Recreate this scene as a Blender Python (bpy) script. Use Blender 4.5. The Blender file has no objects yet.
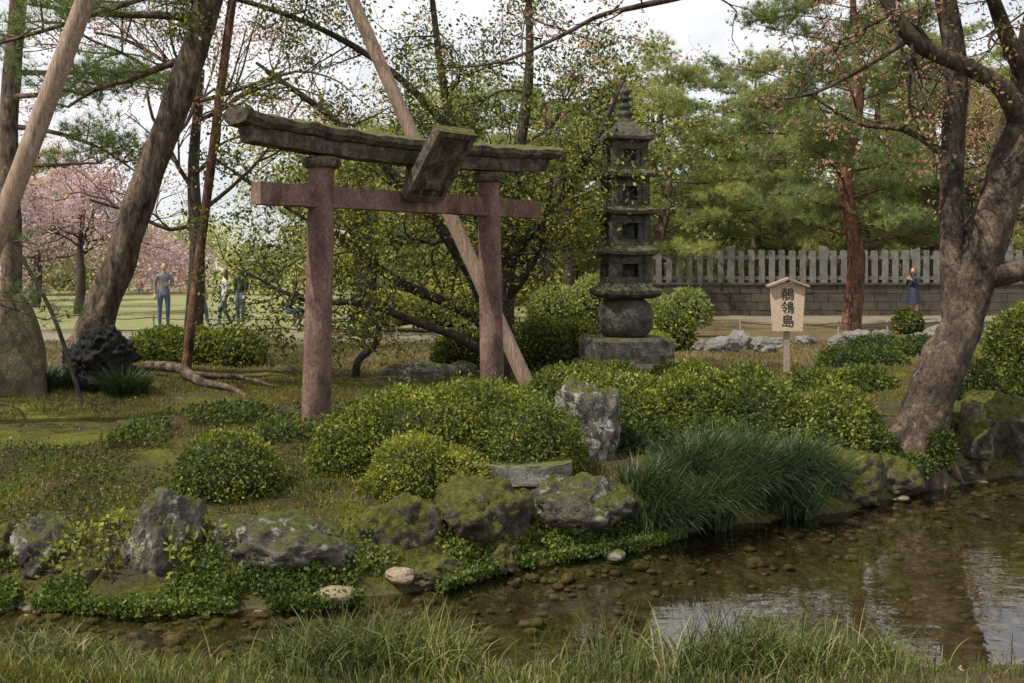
import bpy, math, bmesh, numpy as np
from mathutils import Vector, Matrix
A=np.array
def norm(v):
    v=np.asarray(v,float); return v/(np.linalg.norm(v,axis=-1,keepdims=True)+1e-9)
# ---------- noise ----------
def vnoise(p,seed=0):
    p=np.asarray(p,float); i=np.floor(p).astype(np.int64); f=p-i; u=f*f*(3-2*f)
    def h(a,b,c):
        n=(a*73856093)^(b*19349663)^(c*83492791)^(seed*2654435)
        n=n&0x7fffffff; n=((n<<13)^n)&0x7fffffff
        n=(n*((n*n*15731+789221)&0x7fffffff)+1376312589)&0x7fffffff
        return n/0x7fffffff
    x,y,z=i[...,0],i[...,1],i[...,2]; r=0
    for a in (0,1):
        for b in (0,1):
            for c in (0,1):
                w=(u[...,0] if a else 1-u[...,0])*(u[...,1] if b else 1-u[...,1])*(u[...,2] if c else 1-u[...,2])
                r=r+w*h(x+a,y+b,z+c)
    return r*2-1
def fbm(p,o=4,seed=0):
    p=np.asarray(p,float); r=0;a=1;t=0
    for k in range(o):
        r=r+a*vnoise(p,seed+k); t+=a; a*=.5; p=p*2.03
    return r/t
# ---------- mesh builder ----------
COL=bpy.context.scene.collection
class MB:
    def __init__(s): s.v=[];s.f=[];s.n=0
    def add(s,v,f,mat=0,smooth=False):
        v=np.asarray(v,float).reshape(-1,3); f=np.asarray(f,np.int64)
        if len(f)==0: return
        s.v.append(v); s.f.append((f+s.n,mat,smooth)); s.n+=len(v)
    def build(s,name,mats,loc=(0,0,0),parent=None):
        me=bpy.data.meshes.new(name); V=np.concatenate(s.v)
        me.vertices.add(len(V)); me.vertices.foreach_set('co',V.astype(np.float32).ravel())
        idx=np.concatenate([f.ravel() for f,_,_ in s.f]); tot=np.concatenate([np.full(len(f),f.shape[1]) for f,_,_ in s.f])
        st=np.concatenate([[0],np.cumsum(tot)[:-1]])
        me.loops.add(len(idx)); me.loops.foreach_set('vertex_index',idx.astype(np.int32))
        me.polygons.add(len(tot)); me.polygons.foreach_set('loop_start',st.astype(np.int32))
        me.polygons.foreach_set('material_index',np.concatenate([np.full(len(f),m) for f,m,_ in s.f]).astype(np.int32))
        me.polygons.foreach_set('use_smooth',np.concatenate([np.full(len(f),sm) for f,_,sm in s.f]).astype(bool))
        for m in mats: me.materials.append(m)
        me.update(calc_edges=True); me.validate()
        ob=bpy.data.objects.new(name,me); COL.objects.link(ob); ob.location=loc
        if parent: ob.parent=parent
        return ob
def box(mb,c,s,mat=0,M=None):
    v=A([[x,y,z] for x in(-.5,.5) for y in(-.5,.5) for z in(-.5,.5)])*A(s)+A(c)
    if M is not None: v=v@M[:3,:3].T+M[:3,3]
    mb.add(v,[[0,1,3,2],[4,6,7,5],[0,4,5,1],[2,3,7,6],[0,2,6,4],[1,5,7,3]],mat)
def catmull(P,sub):
    P=np.asarray(P,float)
    if sub<=1 or len(P)<3: return P
    Q=np.vstack([2*P[0]-P[1],P,2*P[-1]-P[-2]]); out=[]
    for i in range(1,len(Q)-2):
        for t in np.arange(sub)/sub:
            a,b,c,d=Q[i-1],Q[i],Q[i+1],Q[i+2]
            out.append(.5*((2*b)+(-a+c)*t+(2*a-5*b+4*c-d)*t*t+(-a+3*b-3*c+d)*t**3))
    out.append(P[-1]); return A(out)
def tube(mb,pts,rad,mat=0,ns=8,sub=4,wob=0.,smooth=True,seed=0):
    pts=np.asarray(pts,float); rad=np.broadcast_to(np.asarray(rad,float),(len(pts),))
    Q=catmull(np.column_stack([pts,rad]),sub); P=Q[:,:3]; r=np.maximum(Q[:,3],.001)
    T=norm(np.gradient(P,axis=0)); ax=norm(P[-1]-P[0]); ref=A([1.,0,0]) if abs(ax[0])<.7 else A([0,1.,0])
    N=norm(np.cross(T,ref)); B=np.cross(T,N)
    a=np.linspace(0,2*np.pi,ns,endpoint=False)
    rr=r[:,None]*np.ones(ns)[None]
    if wob>0:
        q=np.stack([np.cos(a)[None]*1.2+P[:,:1]*0,np.sin(a)[None]*1.2+P[:,1:2]*0,P[:,2:3]*1.5+P[:,:1]*1.5+0*a[None]],-1)
        rr=rr*(1+wob*fbm(q*1.3+seed*7.3,3,seed)+wob*.35*fbm(q*5+seed,2,seed+4))
    V=P[:,None]+rr[...,None]*(np.cos(a)[None,:,None]*N[:,None]+np.sin(a)[None,:,None]*B[:,None])
    n=len(P); V=V.reshape(-1,3); i=np.arange(n-1)[:,None]*ns; j=np.arange(ns)[None]; k=(j+1)%ns
    F=np.stack([i+j,i+k,i+ns+k,i+ns+j],-1).reshape(-1,4)
    mb.add(V,F,mat,smooth)
    for e in (0,n-1):
        ring=V[e*ns:(e+1)*ns]; c=P[e]; j=np.arange(ns)
        mb.add(np.vstack([ring,c]),np.stack([j,(j+1)%ns,np.full(ns,ns)],-1),mat,False)
def leaves(mb,C,size,mat=0,rng=None,out=None,outw=1.,asp=.5,upb=0.):
    n=len(C)
    if n==0: return
    a=rng.normal(size=(n,3)); a[:,2]+=upb
    a=norm(a)
    if out is not None: a=norm(a+out*outw)
    b=norm(np.cross(a,rng.normal(size=(n,3))))
    L=size*rng.uniform(.6,1.3,n)[:,None]; C=np.asarray(C)
    nn=np.cross(a,b)
    V=np.stack([C,C+a*L*.5+b*L*asp*.5+nn*L*.08,C+a*L,C+a*L*.5-b*L*asp*.5+nn*L*.08],1)
    mb.add(V,np.arange(4*n).reshape(n,4),mat)
def needles(mb,C,D,k,L,w,mat,rng):
    n=len(C); C=np.repeat(C,k,0); D=np.repeat(D,k,0); m=n*k
    d=norm(D*.9+norm(rng.normal(size=(m,3)))); s=norm(np.cross(d,rng.normal(size=(m,3))))
    l=(L*rng.uniform(.6,1.2,m))[:,None]
    V=np.stack([C+s*w*.5,C-s*w*.5,C+d*l],1); mb.add(V,np.arange(3*m).reshape(m,3),mat)
def blades(mb,B,H,W,D,bend,mat,rng,seg=4):
    n=len(B); t=np.linspace(0,1,seg+1)[None,:,None]; H=np.broadcast_to(H,(n,))[:,None,None]; bend=np.broadcast_to(bend,(n,))[:,None,None]
    D3=np.column_stack([D,np.zeros(n)])[:,None,:]
    ang=bend*t
    P=B[:,None,:]+H*(np.sin(ang)/np.maximum(bend,.01)*A([0,0,1.])+(1-np.cos(ang))/np.maximum(bend,.01)*D3)
    th=rng.uniform(0,np.pi,n); S=np.stack([np.cos(th),np.sin(th),0*th],-1)[:,None,:]
    w=W*(1-t**2*.95)*.5
    V=np.concatenate([P-S*w,P+S*w],1); m=2*(seg+1); o=(np.arange(n)*m)[:,None]; i=np.arange(seg)[None]
    F=np.stack([o+i,o+i+1,o+i+seg+2,o+i+seg+1],-1).reshape(-1,4)
    mb.add(V,F,mat)
# ---------- materials ----------
def newmat(name):
    m=bpy.data.materials.new(name); m.use_nodes=True; nt=m.node_tree; nt.nodes.clear()
    o=nt.nodes.new('ShaderNodeOutputMaterial'); return m,nt,o
def N(nt,t,**k):
    n=nt.nodes.new(t)
    for a,b in k.items(): setattr(n,a,b)
    return n
def ramp(nt,fac,stops):
    r=nt.nodes.new('ShaderNodeValToRGB'); e=r.color_ramp.elements
    while len(e)<len(stops): e.new(.5)
    for k,(p,c) in enumerate(stops): e[k].position=p; e[k].color=(*c,1) if len(c)==3 else c
    nt.links.new(fac,r.inputs[0]); return r.outputs[0]
def noise(nt,scale,detail=4,rough=.55,vec=None,dist=0):
    n=N(nt,'ShaderNodeTexNoise'); n.inputs['Scale'].default_value=scale; n.inputs['Detail'].default_value=detail
    n.inputs['Roughness'].default_value=rough; n.inputs['Distortion'].default_value=dist
    if vec is None:
        t=nt.nodes.new('ShaderNodeTexCoord'); vec=t.outputs['Object']
    nt.links.new(vec,n.inputs['Vector']); return n.outputs['Fac']
def mix(nt,f,a,b,mode='MIX'):
    m=nt.nodes.new('ShaderNodeMix'); m.data_type='RGBA'; m.blend_type=mode
    for s,v in ((m.inputs[0],f),(m.inputs[6],a),(m.inputs[7],b)):
        if isinstance(v,(int,float)): s.default_value=v
        elif isinstance(v,tuple): s.default_value=(*v,1)
        else: nt.links.new(v,s)
    return m.outputs[2]
def bump(nt,h,st,dist=.02):
    b=N(nt,'ShaderNodeBump'); b.inputs['Strength'].default_value=st; b.inputs['Distance'].default_value=dist
    nt.links.new(h,b.inputs['Height']); return b.outputs['Normal']
def leafmat(name,c,trans=.3,rough=.55,ns=.8,tt=(1.3,1.35,.75)):
    m,nt,o=newmat(name); g=nt.nodes.new('ShaderNodeNewGeometry')
    col=ramp(nt,g.outputs['Random Per Island'],[(i/(len(c)-1),x) for i,x in enumerate(c)])
    v=ramp(nt,noise(nt,ns,4),[(.33,(.5,.57,.57)),(.67,(1.4,1.3,1.1))])
    col=mix(nt,1.,col,v,'MULTIPLY')
    p=N(nt,'ShaderNodeBsdfPrincipled'); p.inputs['Roughness'].default_value=rough; p.inputs['Specular IOR Level'].default_value=.3
    nt.links.new(col,p.inputs['Base Color'])
    t=nt.nodes.new('ShaderNodeBsdfTranslucent'); nt.links.new(mix(nt,1.,col,tt,'MULTIPLY'),t.inputs[0])
    s=nt.nodes.new('ShaderNodeMixShader'); s.inputs[0].default_value=trans
    nt.links.new(p.outputs[0],s.inputs[1]); nt.links.new(t.outputs[0],s.inputs[2]); nt.links.new(s.outputs[0],o.inputs[0]); return m
def N_scale(nt,s,k):
    m=N(nt,'ShaderNodeMath',operation='MULTIPLY'); m.inputs[1].default_value=k; nt.links.new(s,m.inputs[0]); return m.outputs[0]
def surf(name,stops,scale=6,b=.5,bd=.02,rough=.85,moss=None,mossamt=.5,stretch=None,fine=60,lichen=None,lth=.56):
    m,nt,o=newmat(name); tc=nt.nodes.new('ShaderNodeTexCoord'); vec=tc.outputs['Object']
    if stretch:
        mp=nt.nodes.new('ShaderNodeMapping'); mp.inputs['Scale'].default_value=stretch; nt.links.new(vec,mp.inputs[0]); vec=mp.outputs[0]
    n1=noise(nt,scale,8,.7,vec,.4); n2=noise(nt,fine,5,.7,vec)
    col=ramp(nt,n1,stops)
    col=mix(nt,1.,col,ramp(nt,n2,[(.33,(.5,.5,.5)),(.67,(1.35,1.35,1.35))]),'MULTIPLY')
    if lichen:
        l=ramp(nt,noise(nt,scale*1.7,7,.7,vec,.6),[(lth,(0,0,0)),(lth+.06,(.85,.85,.85))]); col=mix(nt,l,col,lichen)
    if moss:
        g=nt.nodes.new('ShaderNodeNewGeometry'); s=nt.nodes.new('ShaderNodeSeparateXYZ'); nt.links.new(g.outputs['Normal'],s.inputs[0])
        ad=N(nt,'ShaderNodeMath',operation='ADD'); nt.links.new(s.outputs[2],ad.inputs[0]); mm=N(nt,'ShaderNodeMath',operation='MULTIPLY'); mm.inputs[1].default_value=1.9
        nt.links.new(noise(nt,5,7,.7),mm.inputs[0]); nt.links.new(mm.outputs[0],ad.inputs[1])
        f=ramp(nt,N_scale(nt,ad.outputs[0],.5),[(.95-mossamt*.6,(0,0,0)),(min(1,1.06-mossamt*.6),(1,1,1))])
        mc=ramp(nt,noise(nt,22,6,.75),[(.35,tuple(x*.4 for x in moss)),(.65,tuple(x*1.5 for x in moss))])
        col=mix(nt,f,col,mc)
    p=N(nt,'ShaderNodeBsdfPrincipled'); p.inputs['Roughness'].default_value=rough; p.inputs['Specular IOR Level'].default_value=.25
    nt.links.new(col,p.inputs['Base Color'])
    h=N(nt,'ShaderNodeMath',operation='MULTIPLY_ADD'); nt.links.new(n2,h.inputs[0]); h.inputs[1].default_value=.35; nt.links.new(n1,h.inputs[2])
    nt.links.new(bump(nt,h.outputs[0],b,bd),p.inputs['Normal']); nt.links.new(p.outputs[0],o.inputs[0]); return m
M_bark=surf('pine_bark',[(.36,(.04,.03,.022)),(.5,(.15,.105,.075)),(.64,(.29,.215,.155))],9,1.,.1,stretch=(1,1,.35),fine=30)
M_barkred=surf('red_pine_bark',[(.36,(.05,.028,.018)),(.5,(.17,.085,.05)),(.66,(.28,.16,.11))],8,1.,.08,stretch=(1,1,.35),fine=30)
M_barkg=surf('cherry_bark',[(.36,(.03,.021,.015)),(.52,(.1,.07,.048)),(.66,(.21,.15,.11))],6,1.,.07,stretch=(1,1,.6),fine=35,moss=(.09,.085,.035),mossamt=.2,lichen=(.25,.22,.175),lth=.6)
M_twig=surf('twig_bark',[(.3,(.025,.02,.015)),(.7,(.09,.068,.05))],8,.4)
M_pole=surf('cedar_pole_wood',[(.3,(.2,.13,.095)),(.5,(.33,.23,.17)),(.7,(.45,.34,.26))],5,.6,.01,stretch=(6,6,.4),fine=20)
M_rock=surf('garden_rock',[(.34,(.03,.026,.018)),(.5,(.115,.1,.073)),(.66,(.26,.23,.18))],5,1.,.07,moss=(.08,.085,.02),mossamt=.3,lichen=(.36,.34,.28),lth=.54)
M_rockw=surf('lichen_rock',[(.34,(.03,.026,.018)),(.5,(.12,.105,.08)),(.66,(.28,.26,.21))],5,1.,.07,moss=(.1,.11,.02),mossamt=.42,lichen=(.5,.49,.43),lth=.53)
M_rockmoss=surf('mossy_rock',[(.34,(.02,.017,.012)),(.5,(.075,.062,.04)),(.66,(.17,.145,.1))],6,1.,.07,moss=(.095,.095,.016),mossamt=.58,lichen=(.26,.24,.19),lth=.6)
M_lava=surf('lava_rock',[(.35,(.008,.008,.008)),(.6,(.05,.047,.042)),(.8,(.12,.11,.1))],14,1.,.08)
M_slab=surf('step_stone',[(.34,(.09,.085,.07)),(.66,(.27,.26,.215))],8,.6,.03,moss=(.1,.11,.03),mossamt=.3)
M_peb=surf('wet_pebble',[(.34,(.06,.05,.035)),(.66,(.26,.215,.15))],8,.4,.02)
M_sand=surf('tan_stone',[(.3,(.17,.13,.085)),(.7,(.32,.25,.17))],8,.4,.02)
M_pag=surf('pagoda_stone',[(.34,(.028,.026,.02)),(.5,(.08,.072,.055)),(.66,(.155,.14,.11))],8,.9,.03,moss=(.085,.08,.035),mossamt=.3,lichen=(.2,.19,.155),lth=.6)
M_tor=surf('torii_stone',[(.34,(.085,.05,.04)),(.5,(.185,.108,.085)),(.66,(.27,.175,.145))],5,.9,.02,stretch=(1,1,.5),fine=70,moss=(.085,.09,.035),mossamt=.3,lichen=(.22,.18,.14),lth=.6)
M_tormoss=surf('torii_top_stone',[(.34,(.03,.023,.016)),(.5,(.1,.077,.055)),(.66,(.2,.165,.125))],7,1.,.03,fine=50,moss=(.1,.1,.028),mossamt=.5,lichen=(.24,.22,.17),lth=.58)
M_gran=surf('grey_granite',[(.3,(.11,.1,.085)),(.7,(.24,.23,.2))],3,.5,.02)
M_fence=surf('weathered_fence_stone',[(.34,(.12,.11,.095)),(.66,(.25,.235,.205))],3,.5,.01)
M_mon=surf('monument_stone',[(.34,(.07,.055,.032)),(.5,(.13,.105,.06)),(.66,(.2,.165,.1))],5,.8,.03,moss=(.09,.09,.03),mossamt=.2)
M_wood=surf('sign_wood',[(.3,(.5,.36,.25)),(.7,(.66,.51,.38))],6,.2,.004,stretch=(6,6,.5))
M_woodr=surf('sign_roof_wood',[(.3,(.28,.2,.15)),(.7,(.44,.35,.27))],6,.3,.004,stretch=(.5,6,6))
def plain(name,c,rough=.7):
    m,nt,o=newmat(name); p=N(nt,'ShaderNodeBsdfPrincipled'); p.inputs['Roughness'].default_value=rough
    nt.links.new(mix(nt,noise(nt,30,3),tuple(x*.75 for x in c),tuple(min(1,x*1.2) for x in c)),p.inputs['Base Color']); nt.links.new(p.outputs[0],o.inputs[0]); return m
M_ink=plain('black_ink',(.015,.013,.012)); M_rope=plain('hemp_rope',(.05,.04,.03)); M_bamboo=plain('stake_wood',(.3,.24,.15))
L_az=leafmat('azalea_leaf',[(.04,.065,.012),(.1,.135,.024),(.18,.205,.036),(.31,.32,.065)],.33,ns=2.)
L_azd=leafmat('azalea_leaf_dark',[(.03,.05,.012),(.07,.1,.022),(.13,.155,.035)],.3,ns=2.5)
L_azy=leafmat('fine_yellow_leaf',[(.12,.145,.025),(.24,.26,.045),(.38,.38,.08)],.4,ns=4)
L_core=plain('shrub_dark_core',(.02,.03,.008),1.)  # one dark green for the solid core under the leaf shell
L_holly=leafmat('holly_leaf',[(.03,.05,.014),(.07,.1,.022),(.14,.17,.035),(.4,.35,.07)],.35,.4,ns=.7)
L_pine=leafmat('haze_tinted_needle',[(.12,.17,.075),(.21,.26,.11),(.31,.35,.15)],.42,ns=.6,tt=(1.25,1.3,.9))  # background needles: haze put into the colour, paler and less saturated
L_pine2=leafmat('haze_tinted_needle_bright',[(.18,.22,.08),(.3,.33,.12),(.43,.43,.17)],.42,ns=.5,tt=(1.25,1.3,.9))  # yellower background needles, also paled to imitate haze
L_pined=leafmat('near_pine_needle',[(.06,.1,.035),(.11,.16,.055),(.18,.23,.08)],.35,ns=.8)
L_dist=leafmat('haze_tinted_leaf',[(.14,.18,.07),(.24,.28,.1),(.34,.37,.14)],.4,ns=.25,tt=(1.2,1.3,.9))  # colour lightened and desaturated to stand in for distance haze
L_dist2=leafmat('haze_tinted_leaf_yellow',[(.21,.23,.07),(.35,.35,.11),(.48,.46,.16)],.4,ns=.25,tt=(1.2,1.3,.9))  # yellow variant with the same haze painted into its colour
L_pink=leafmat('cherry_blossom',[(.5,.36,.41),(.66,.52,.56),(.4,.27,.3)],.45,ns=.5,tt=(1.15,1.,1.05))
L_bronze=leafmat('bronze_leaf',[(.4,.2,.16),(.55,.34,.3),(.28,.22,.08)],.45,ns=.6,tt=(1.2,1.,.9))
L_tuss=leafmat('lilyturf_leaf',[(.02,.038,.016),(.045,.075,.028),(.085,.12,.05)],.2,.38,ns=1.5)
L_grass=leafmat('bank_grass',[(.035,.055,.016),(.08,.11,.028),(.15,.18,.05),(.36,.31,.17)],.3,ns=1.5)
L_lawn=leafmat('dry_lawn_grass',[(.2,.14,.07),(.14,.14,.045),(.27,.2,.11)],.2,ns=.8)
L_cover=leafmat('ground_cover_leaf',[(.045,.075,.015),(.09,.13,.026),(.16,.2,.042)],.3,ns=2)
L_moss=leafmat('moss_tuft',[(.07,.07,.015),(.14,.14,.022),(.21,.195,.035),(.15,.1,.05)],.2,ns=1.2)
L_dry=leafmat('fallen_leaf',[(.2,.1,.05),(.35,.22,.12),(.12,.07,.04)],.1,ns=1)
# ---------- terrain ----------
FX=[-60,-8,-5,-3.08,-2.2,-1.2,-.51,.05,.92,1.47,2.63,3.67,4.95,7,10,60]
FY=[12,7,6.4,6.0,5.85,5.95,6.2,6.75,7.2,7.7,8.2,9.0,9.7,10.6,11.5,16]
NX=[-60,-6,-3,-1,1,2.6,4,8,60]; NY=[8,5.5,5.1,4.95,4.95,5.1,5.1,4.8,5]
def sst(a,b,x):
    t=np.clip((x-a)/(b-a),0,1); return t*t*(3-2*t)
def Hf(x,y):
    x=np.asarray(x,float); y=np.asarray(y,float)
    q=np.stack([x,y,0*x],-1)
    w=.12*fbm(q*2.2,4,5)
    df=y-np.interp(x,FX,FY)+w; dn=np.interp(x,NX,NY)-y+w
    h1=np.interp(df,[-.8,-.2,0,.1,.35,.8,1.8,4,9],[-.62,-.45,-.37,-.27,-.1,.02,.14,.2,.1])
    h2=np.interp(dn,[-.6,-.1,0,.12,.5,1.5,4],[-.62,-.45,-.37,-.3,-.2,-.08,0])
    h=np.maximum(h1,h2)
    h=h+.2*np.exp(-(((x+5.5)/2.2)**2+((y-12)/3)**2))+.12*np.exp(-(((x+2.6)/.8)**2+((y-4.1)/.5)**2))
    h=np.where(y>12,h*(1-sst(14,22,y)),h)
    return h+ .06*fbm(q*1.3,4,9)*sst(-.5,0,h)*(y<40) + .022*fbm(q*6,3,3)*(y<16)
def gz(x,y): return float(Hf(A([x]),A([y]))[0])
def axis(d0,d1,st,lo,hi):
    a=list(np.arange(d0,d1,st)); s=st; v=a[-1]
    while v<hi: s*=1.12; v+=s; a.append(v)
    s=st; v=a[0]; pre=[]
    while v>lo: s*=1.12; v-=s; pre.append(v)
    return A(pre[::-1]+a)
xs=axis(-6.5,7,.045,-420,420); ys=axis(3.6,14,.045,-60,600)
X,Y=np.meshgrid(xs,ys); Z=Hf(X,Y)
mb=MB(); nx,ny=len(xs),len(ys)
i=np.arange(ny-1)[:,None]*nx; j=np.arange(nx-1)[None]
mb.add(np.stack([X,Y,Z],-1),np.stack([i+j,i+j+1,i+nx+j+1,i+nx+j],-1).reshape(-1,4),0,True)
m,nt,o=newmat('garden_ground'); at=N(nt,'ShaderNodeAttribute',attribute_name='zone'); sp=nt.nodes.new('ShaderNodeSeparateColor'); nt.links.new(at.outputs['Color'],sp.inputs[0])
at2=N(nt,'ShaderNodeAttribute',attribute_name='zone2'); sp2=nt.nodes.new('ShaderNodeSeparateColor'); nt.links.new(at2.outputs['Color'],sp2.inputs[0])
moss=ramp(nt,noise(nt,1.5,9,.72,None,.5),[(.38,(.11,.075,.045)),(.48,(.1,.08,.035)),(.55,(.12,.12,.022)),(.66,(.2,.19,.032))])
brown=ramp(nt,noise(nt,1.2,8,.72),[(.36,(.12,.085,.045)),(.5,(.2,.14,.075)),(.62,(.17,.165,.05))])
path=ramp(nt,noise(nt,3,8,.7),[(.3,(.25,.21,.155)),(.7,(.38,.33,.25))])
lawn=ramp(nt,noise(nt,.5,8,.75),[(.3,(.22,.23,.09)),(.7,(.36,.35,.16))])
bed=ramp(nt,noise(nt,6,8,.75,None,.6),[(.36,(.06,.05,.03)),(.5,(.16,.13,.08)),(.66,(.32,.275,.18))])
c=mix(nt,sp.outputs[1],moss,brown); c=mix(nt,sp.outputs[2],c,lawn); c=mix(nt,sp.outputs[0],c,path); c=mix(nt,sp2.outputs[0],c,bed)
nf=noise(nt,40,6,.75); c=mix(nt,1.,c,ramp(nt,nf,[(.33,(.45,.45,.45)),(.67,(1.4,1.4,1.4))]),'MULTIPLY')
p=N(nt,'ShaderNodeBsdfPrincipled'); p.inputs['Roughness'].default_value=.95; p.inputs['Specular IOR Level'].default_value=.15
nt.links.new(c,p.inputs['Base Color']); nt.links.new(bump(nt,nf,1.,.05),p.inputs['Normal']); nt.links.new(p.outputs[0],o.inputs[0])
gr=mb.build('ground',[m])
q=np.stack([X,Y,0*X],-1).reshape(-1,3); x,y,z=X.ravel(),Y.ravel(),Z.ravel(); wn=fbm(q*.35,4,21)*1.6
yp=y+wn*.5
pathm=sst(22.3,22.8,yp)*(1-sst(25.3,26,yp))*(1-sst(2,5,x))+.75*sst(29,29.5,yp)*(1-sst(33.5,34,yp))*sst(5,8,x)
brownm=sst(13.5,15,y+wn)*(1-sst(60,70,y)); lawnm=sst(26.2,27,yp)*(1-sst(0,3,x+wn))
brownm=np.maximum(brownm,sst(-5.2,-4.3,-y)*sst(.8,2.5,x)*.8)
bedm=1-sst(-.4,-.3,z)
for nm,arr in (('zone',np.column_stack([pathm,brownm,lawnm,np.ones_like(x)])),('zone2',np.column_stack([bedm,bedm,bedm,np.ones_like(x)]))):
    ca=gr.data.color_attributes.new(nm,'FLOAT_COLOR','POINT'); ca.data.foreach_set('color',arr.astype(np.float32).ravel())
# ---------- water ----------
m,nt,o=newmat('stream_water'); g=N(nt,'ShaderNodeBsdfGlossy'); g.inputs['Roughness'].default_value=.01; g.inputs[0].default_value=(1,1,1,1)
t=nt.nodes.new('ShaderNodeBsdfTransparent'); t.inputs[0].default_value=(.82,.77,.6,1)
fr=N(nt,'ShaderNodeFresnel'); fr.inputs[0].default_value=1.75; ms=nt.nodes.new('ShaderNodeMixShader')
tc=nt.nodes.new('ShaderNodeTexCoord'); mp=nt.nodes.new('ShaderNodeMapping'); mp.inputs['Scale'].default_value=(1,1.6,1); nt.links.new(tc.outputs['Object'],mp.inputs[0])
bn=bump(nt,noise(nt,3.2,3,.5,mp.outputs[0],.3),.09,.03)
nt.links.new(bn,g.inputs['Normal']); nt.links.new(bn,fr.inputs['Normal']); nt.links.new(fr.outputs[0],ms.inputs[0]); nt.links.new(t.outputs[0],ms.inputs[1]); nt.links.new(g.outputs[0],ms.inputs[2]); nt.links.new(ms.outputs[0],o.inputs[0])
mb=MB(); mb.add([[-60,4,-.36],[60,4,-.36],[60,18,-.36],[-60,18,-.36]],[[0,1,2,3]]); mb.build('water',[m])
# ---------- rocks ----------
def ico(s):
    bm=bmesh.new(); bmesh.ops.create_icosphere(bm,subdivisions=s,radius=1); bm.verts.ensure_lookup_table()
    r=A([v.co[:] for v in bm.verts]),A([[v.index for v in f.verts] for f in bm.faces]); bm.free(); return r
ICO_V,ICO_F=ico(5); I2V,I2F=ico(2)
def rockverts(c,r,seed,rough=.3,cuts=14,rz=0.,base=None):
    rg=np.random.default_rng(seed); V=(ICO_V if base is None else base).copy()
    V=V*(1+.28*fbm(V*1.2+seed*3.1,3,seed))[:,None]
    for k in range(cuts):
        n=norm(rg.normal(size=3)); d=rg.uniform(.62,.9); s=np.maximum(V@n-d,0); V=V-s[:,None]*n*.85
    V=V*(1+rough*.45*fbm(V*3.5+seed,5,seed+3)-rough*.3*np.abs(fbm(V*6+seed,4,seed+7)))[:,None]
    V=V*A(r); ca,sa=math.cos(rz),math.sin(rz); V=V@A([[ca,sa,0],[-sa,ca,0],[0,0,1]])
    return V+A(c)
def rock(name,c,r,seed,mat,rough=.6,rz=0.,cuts=12,smooth=True):
    mb=MB(); mb.add(rockverts(c,r,seed,rough,cuts,rz),ICO_F,0,smooth); return mb.build(name,[mat])
mb=MB(); V=rockverts((0,0,0),(.5,.34,.29),205,.6,8); V[:,0]*=np.where(V[:,0]>0,.95,1.02); mb.add(V+A([-1.42,6.38,-.15]),ICO_F,0,True); mb.build('rock',[M_rock])
for (x,y,z,rx,ry,rz_,mt) in [
 (-2.2,6.3,-.1,.24,.25,.36,M_rock),(-2.95,6.3,-.14,.19,.2,.18,M_rock),(-3.3,6.35,-.2,.22,.2,.2,M_rockmoss),(-2.62,6.15,-.27,.2,.18,.14,M_rockmoss),(-2.5,6.5,-.12,.2,.18,.16,M_rockmoss),
 (-.75,6.65,-.15,.28,.25,.25,M_rockmoss),(-.22,7.0,-.12,.36,.3,.26,M_rockmoss),(.48,7.35,-.14,.4,.3,.22,M_rock),(.68,8.6,.2,.28,.28,.5,M_rockw),(.1,7.5,-.1,.3,.25,.18,M_rockmoss),
 (.85,7.55,-.2,.22,.2,.2,M_rockmoss),(-1.9,6.1,-.33,.18,.16,.1,M_rockmoss),(-.5,6.4,-.3,.2,.15,.1,M_rockmoss),(-.1,6.75,-.3,.2,.15,.12,M_rockmoss),
 (2.95,8.75,-.2,.38,.3,.22,M_rockmoss),(3.4,9.0,-.25,.3,.25,.22,M_rockmoss),(4.35,9.75,.0,.28,.3,.28,M_rockmoss),(4.85,10,.05,.42,.35,.4,M_rockmoss),(5.3,10.4,0,.5,.35,.3,M_rockmoss),(4.1,9.5,-.25,.3,.2,.18,M_rockmoss),
 (4.45,9.65,.02,.16,.16,.3,M_mon),(3.3,14.3,.16,.33,.25,.13,M_slab),(-1.15,13.9,.15,.42,.3,.17,M_slab),(-.7,14.2,.15,.3,.2,.15,M_rock),(-3.2,14.5,.15,.16,.12,.1,M_slab),(-2.9,14.3,.13,.14,.12,.08,M_slab),(-1.7,14.5,.12,.22,.15,.12,M_slab),
 (4.1,19.5,.1,.28,.25,.24,M_gran),(4.55,20,.12,.32,.25,.26,M_gran),(4.95,19.6,.1,.22,.2,.17,M_gran),(3.7,19.8,.05,.22,.2,.16,M_gran),(5.3,20.3,.05,.28,.2,.15,M_gran),
 (7.6,22,.08,.3,.25,.18,M_gran),(8.2,22.2,.08,.27,.25,.17,M_gran),(8.9,22,.05,.3,.25,.18,M_gran),(7,21.5,.05,.25,.2,.14,M_gran),(9.6,22.4,.08,.35,.3,.22,M_gran),(6.4,21.8,.05,.22,.2,.14,M_gran)]:
    sd=int(abs(x*131+y*37)*7)%997; rock('rock',(x,y,z),(rx*1.2,ry*1.2,rz_*1.25),sd,mt,rz=sd%3*.5)
rock('flat_river_stone',(-1.08,6.0,-.32),(.16,.11,.06),5,M_sand,.2); rock('flat_river_stone',(-.7,6.22,-.27),(.1,.08,.06),9,M_sand,.2); rock('flat_river_stone',(.72,7.0,-.36),(.09,.07,.05),18,M_slab,.2)
rg=np.random.default_rng(15); mb=MB()
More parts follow.
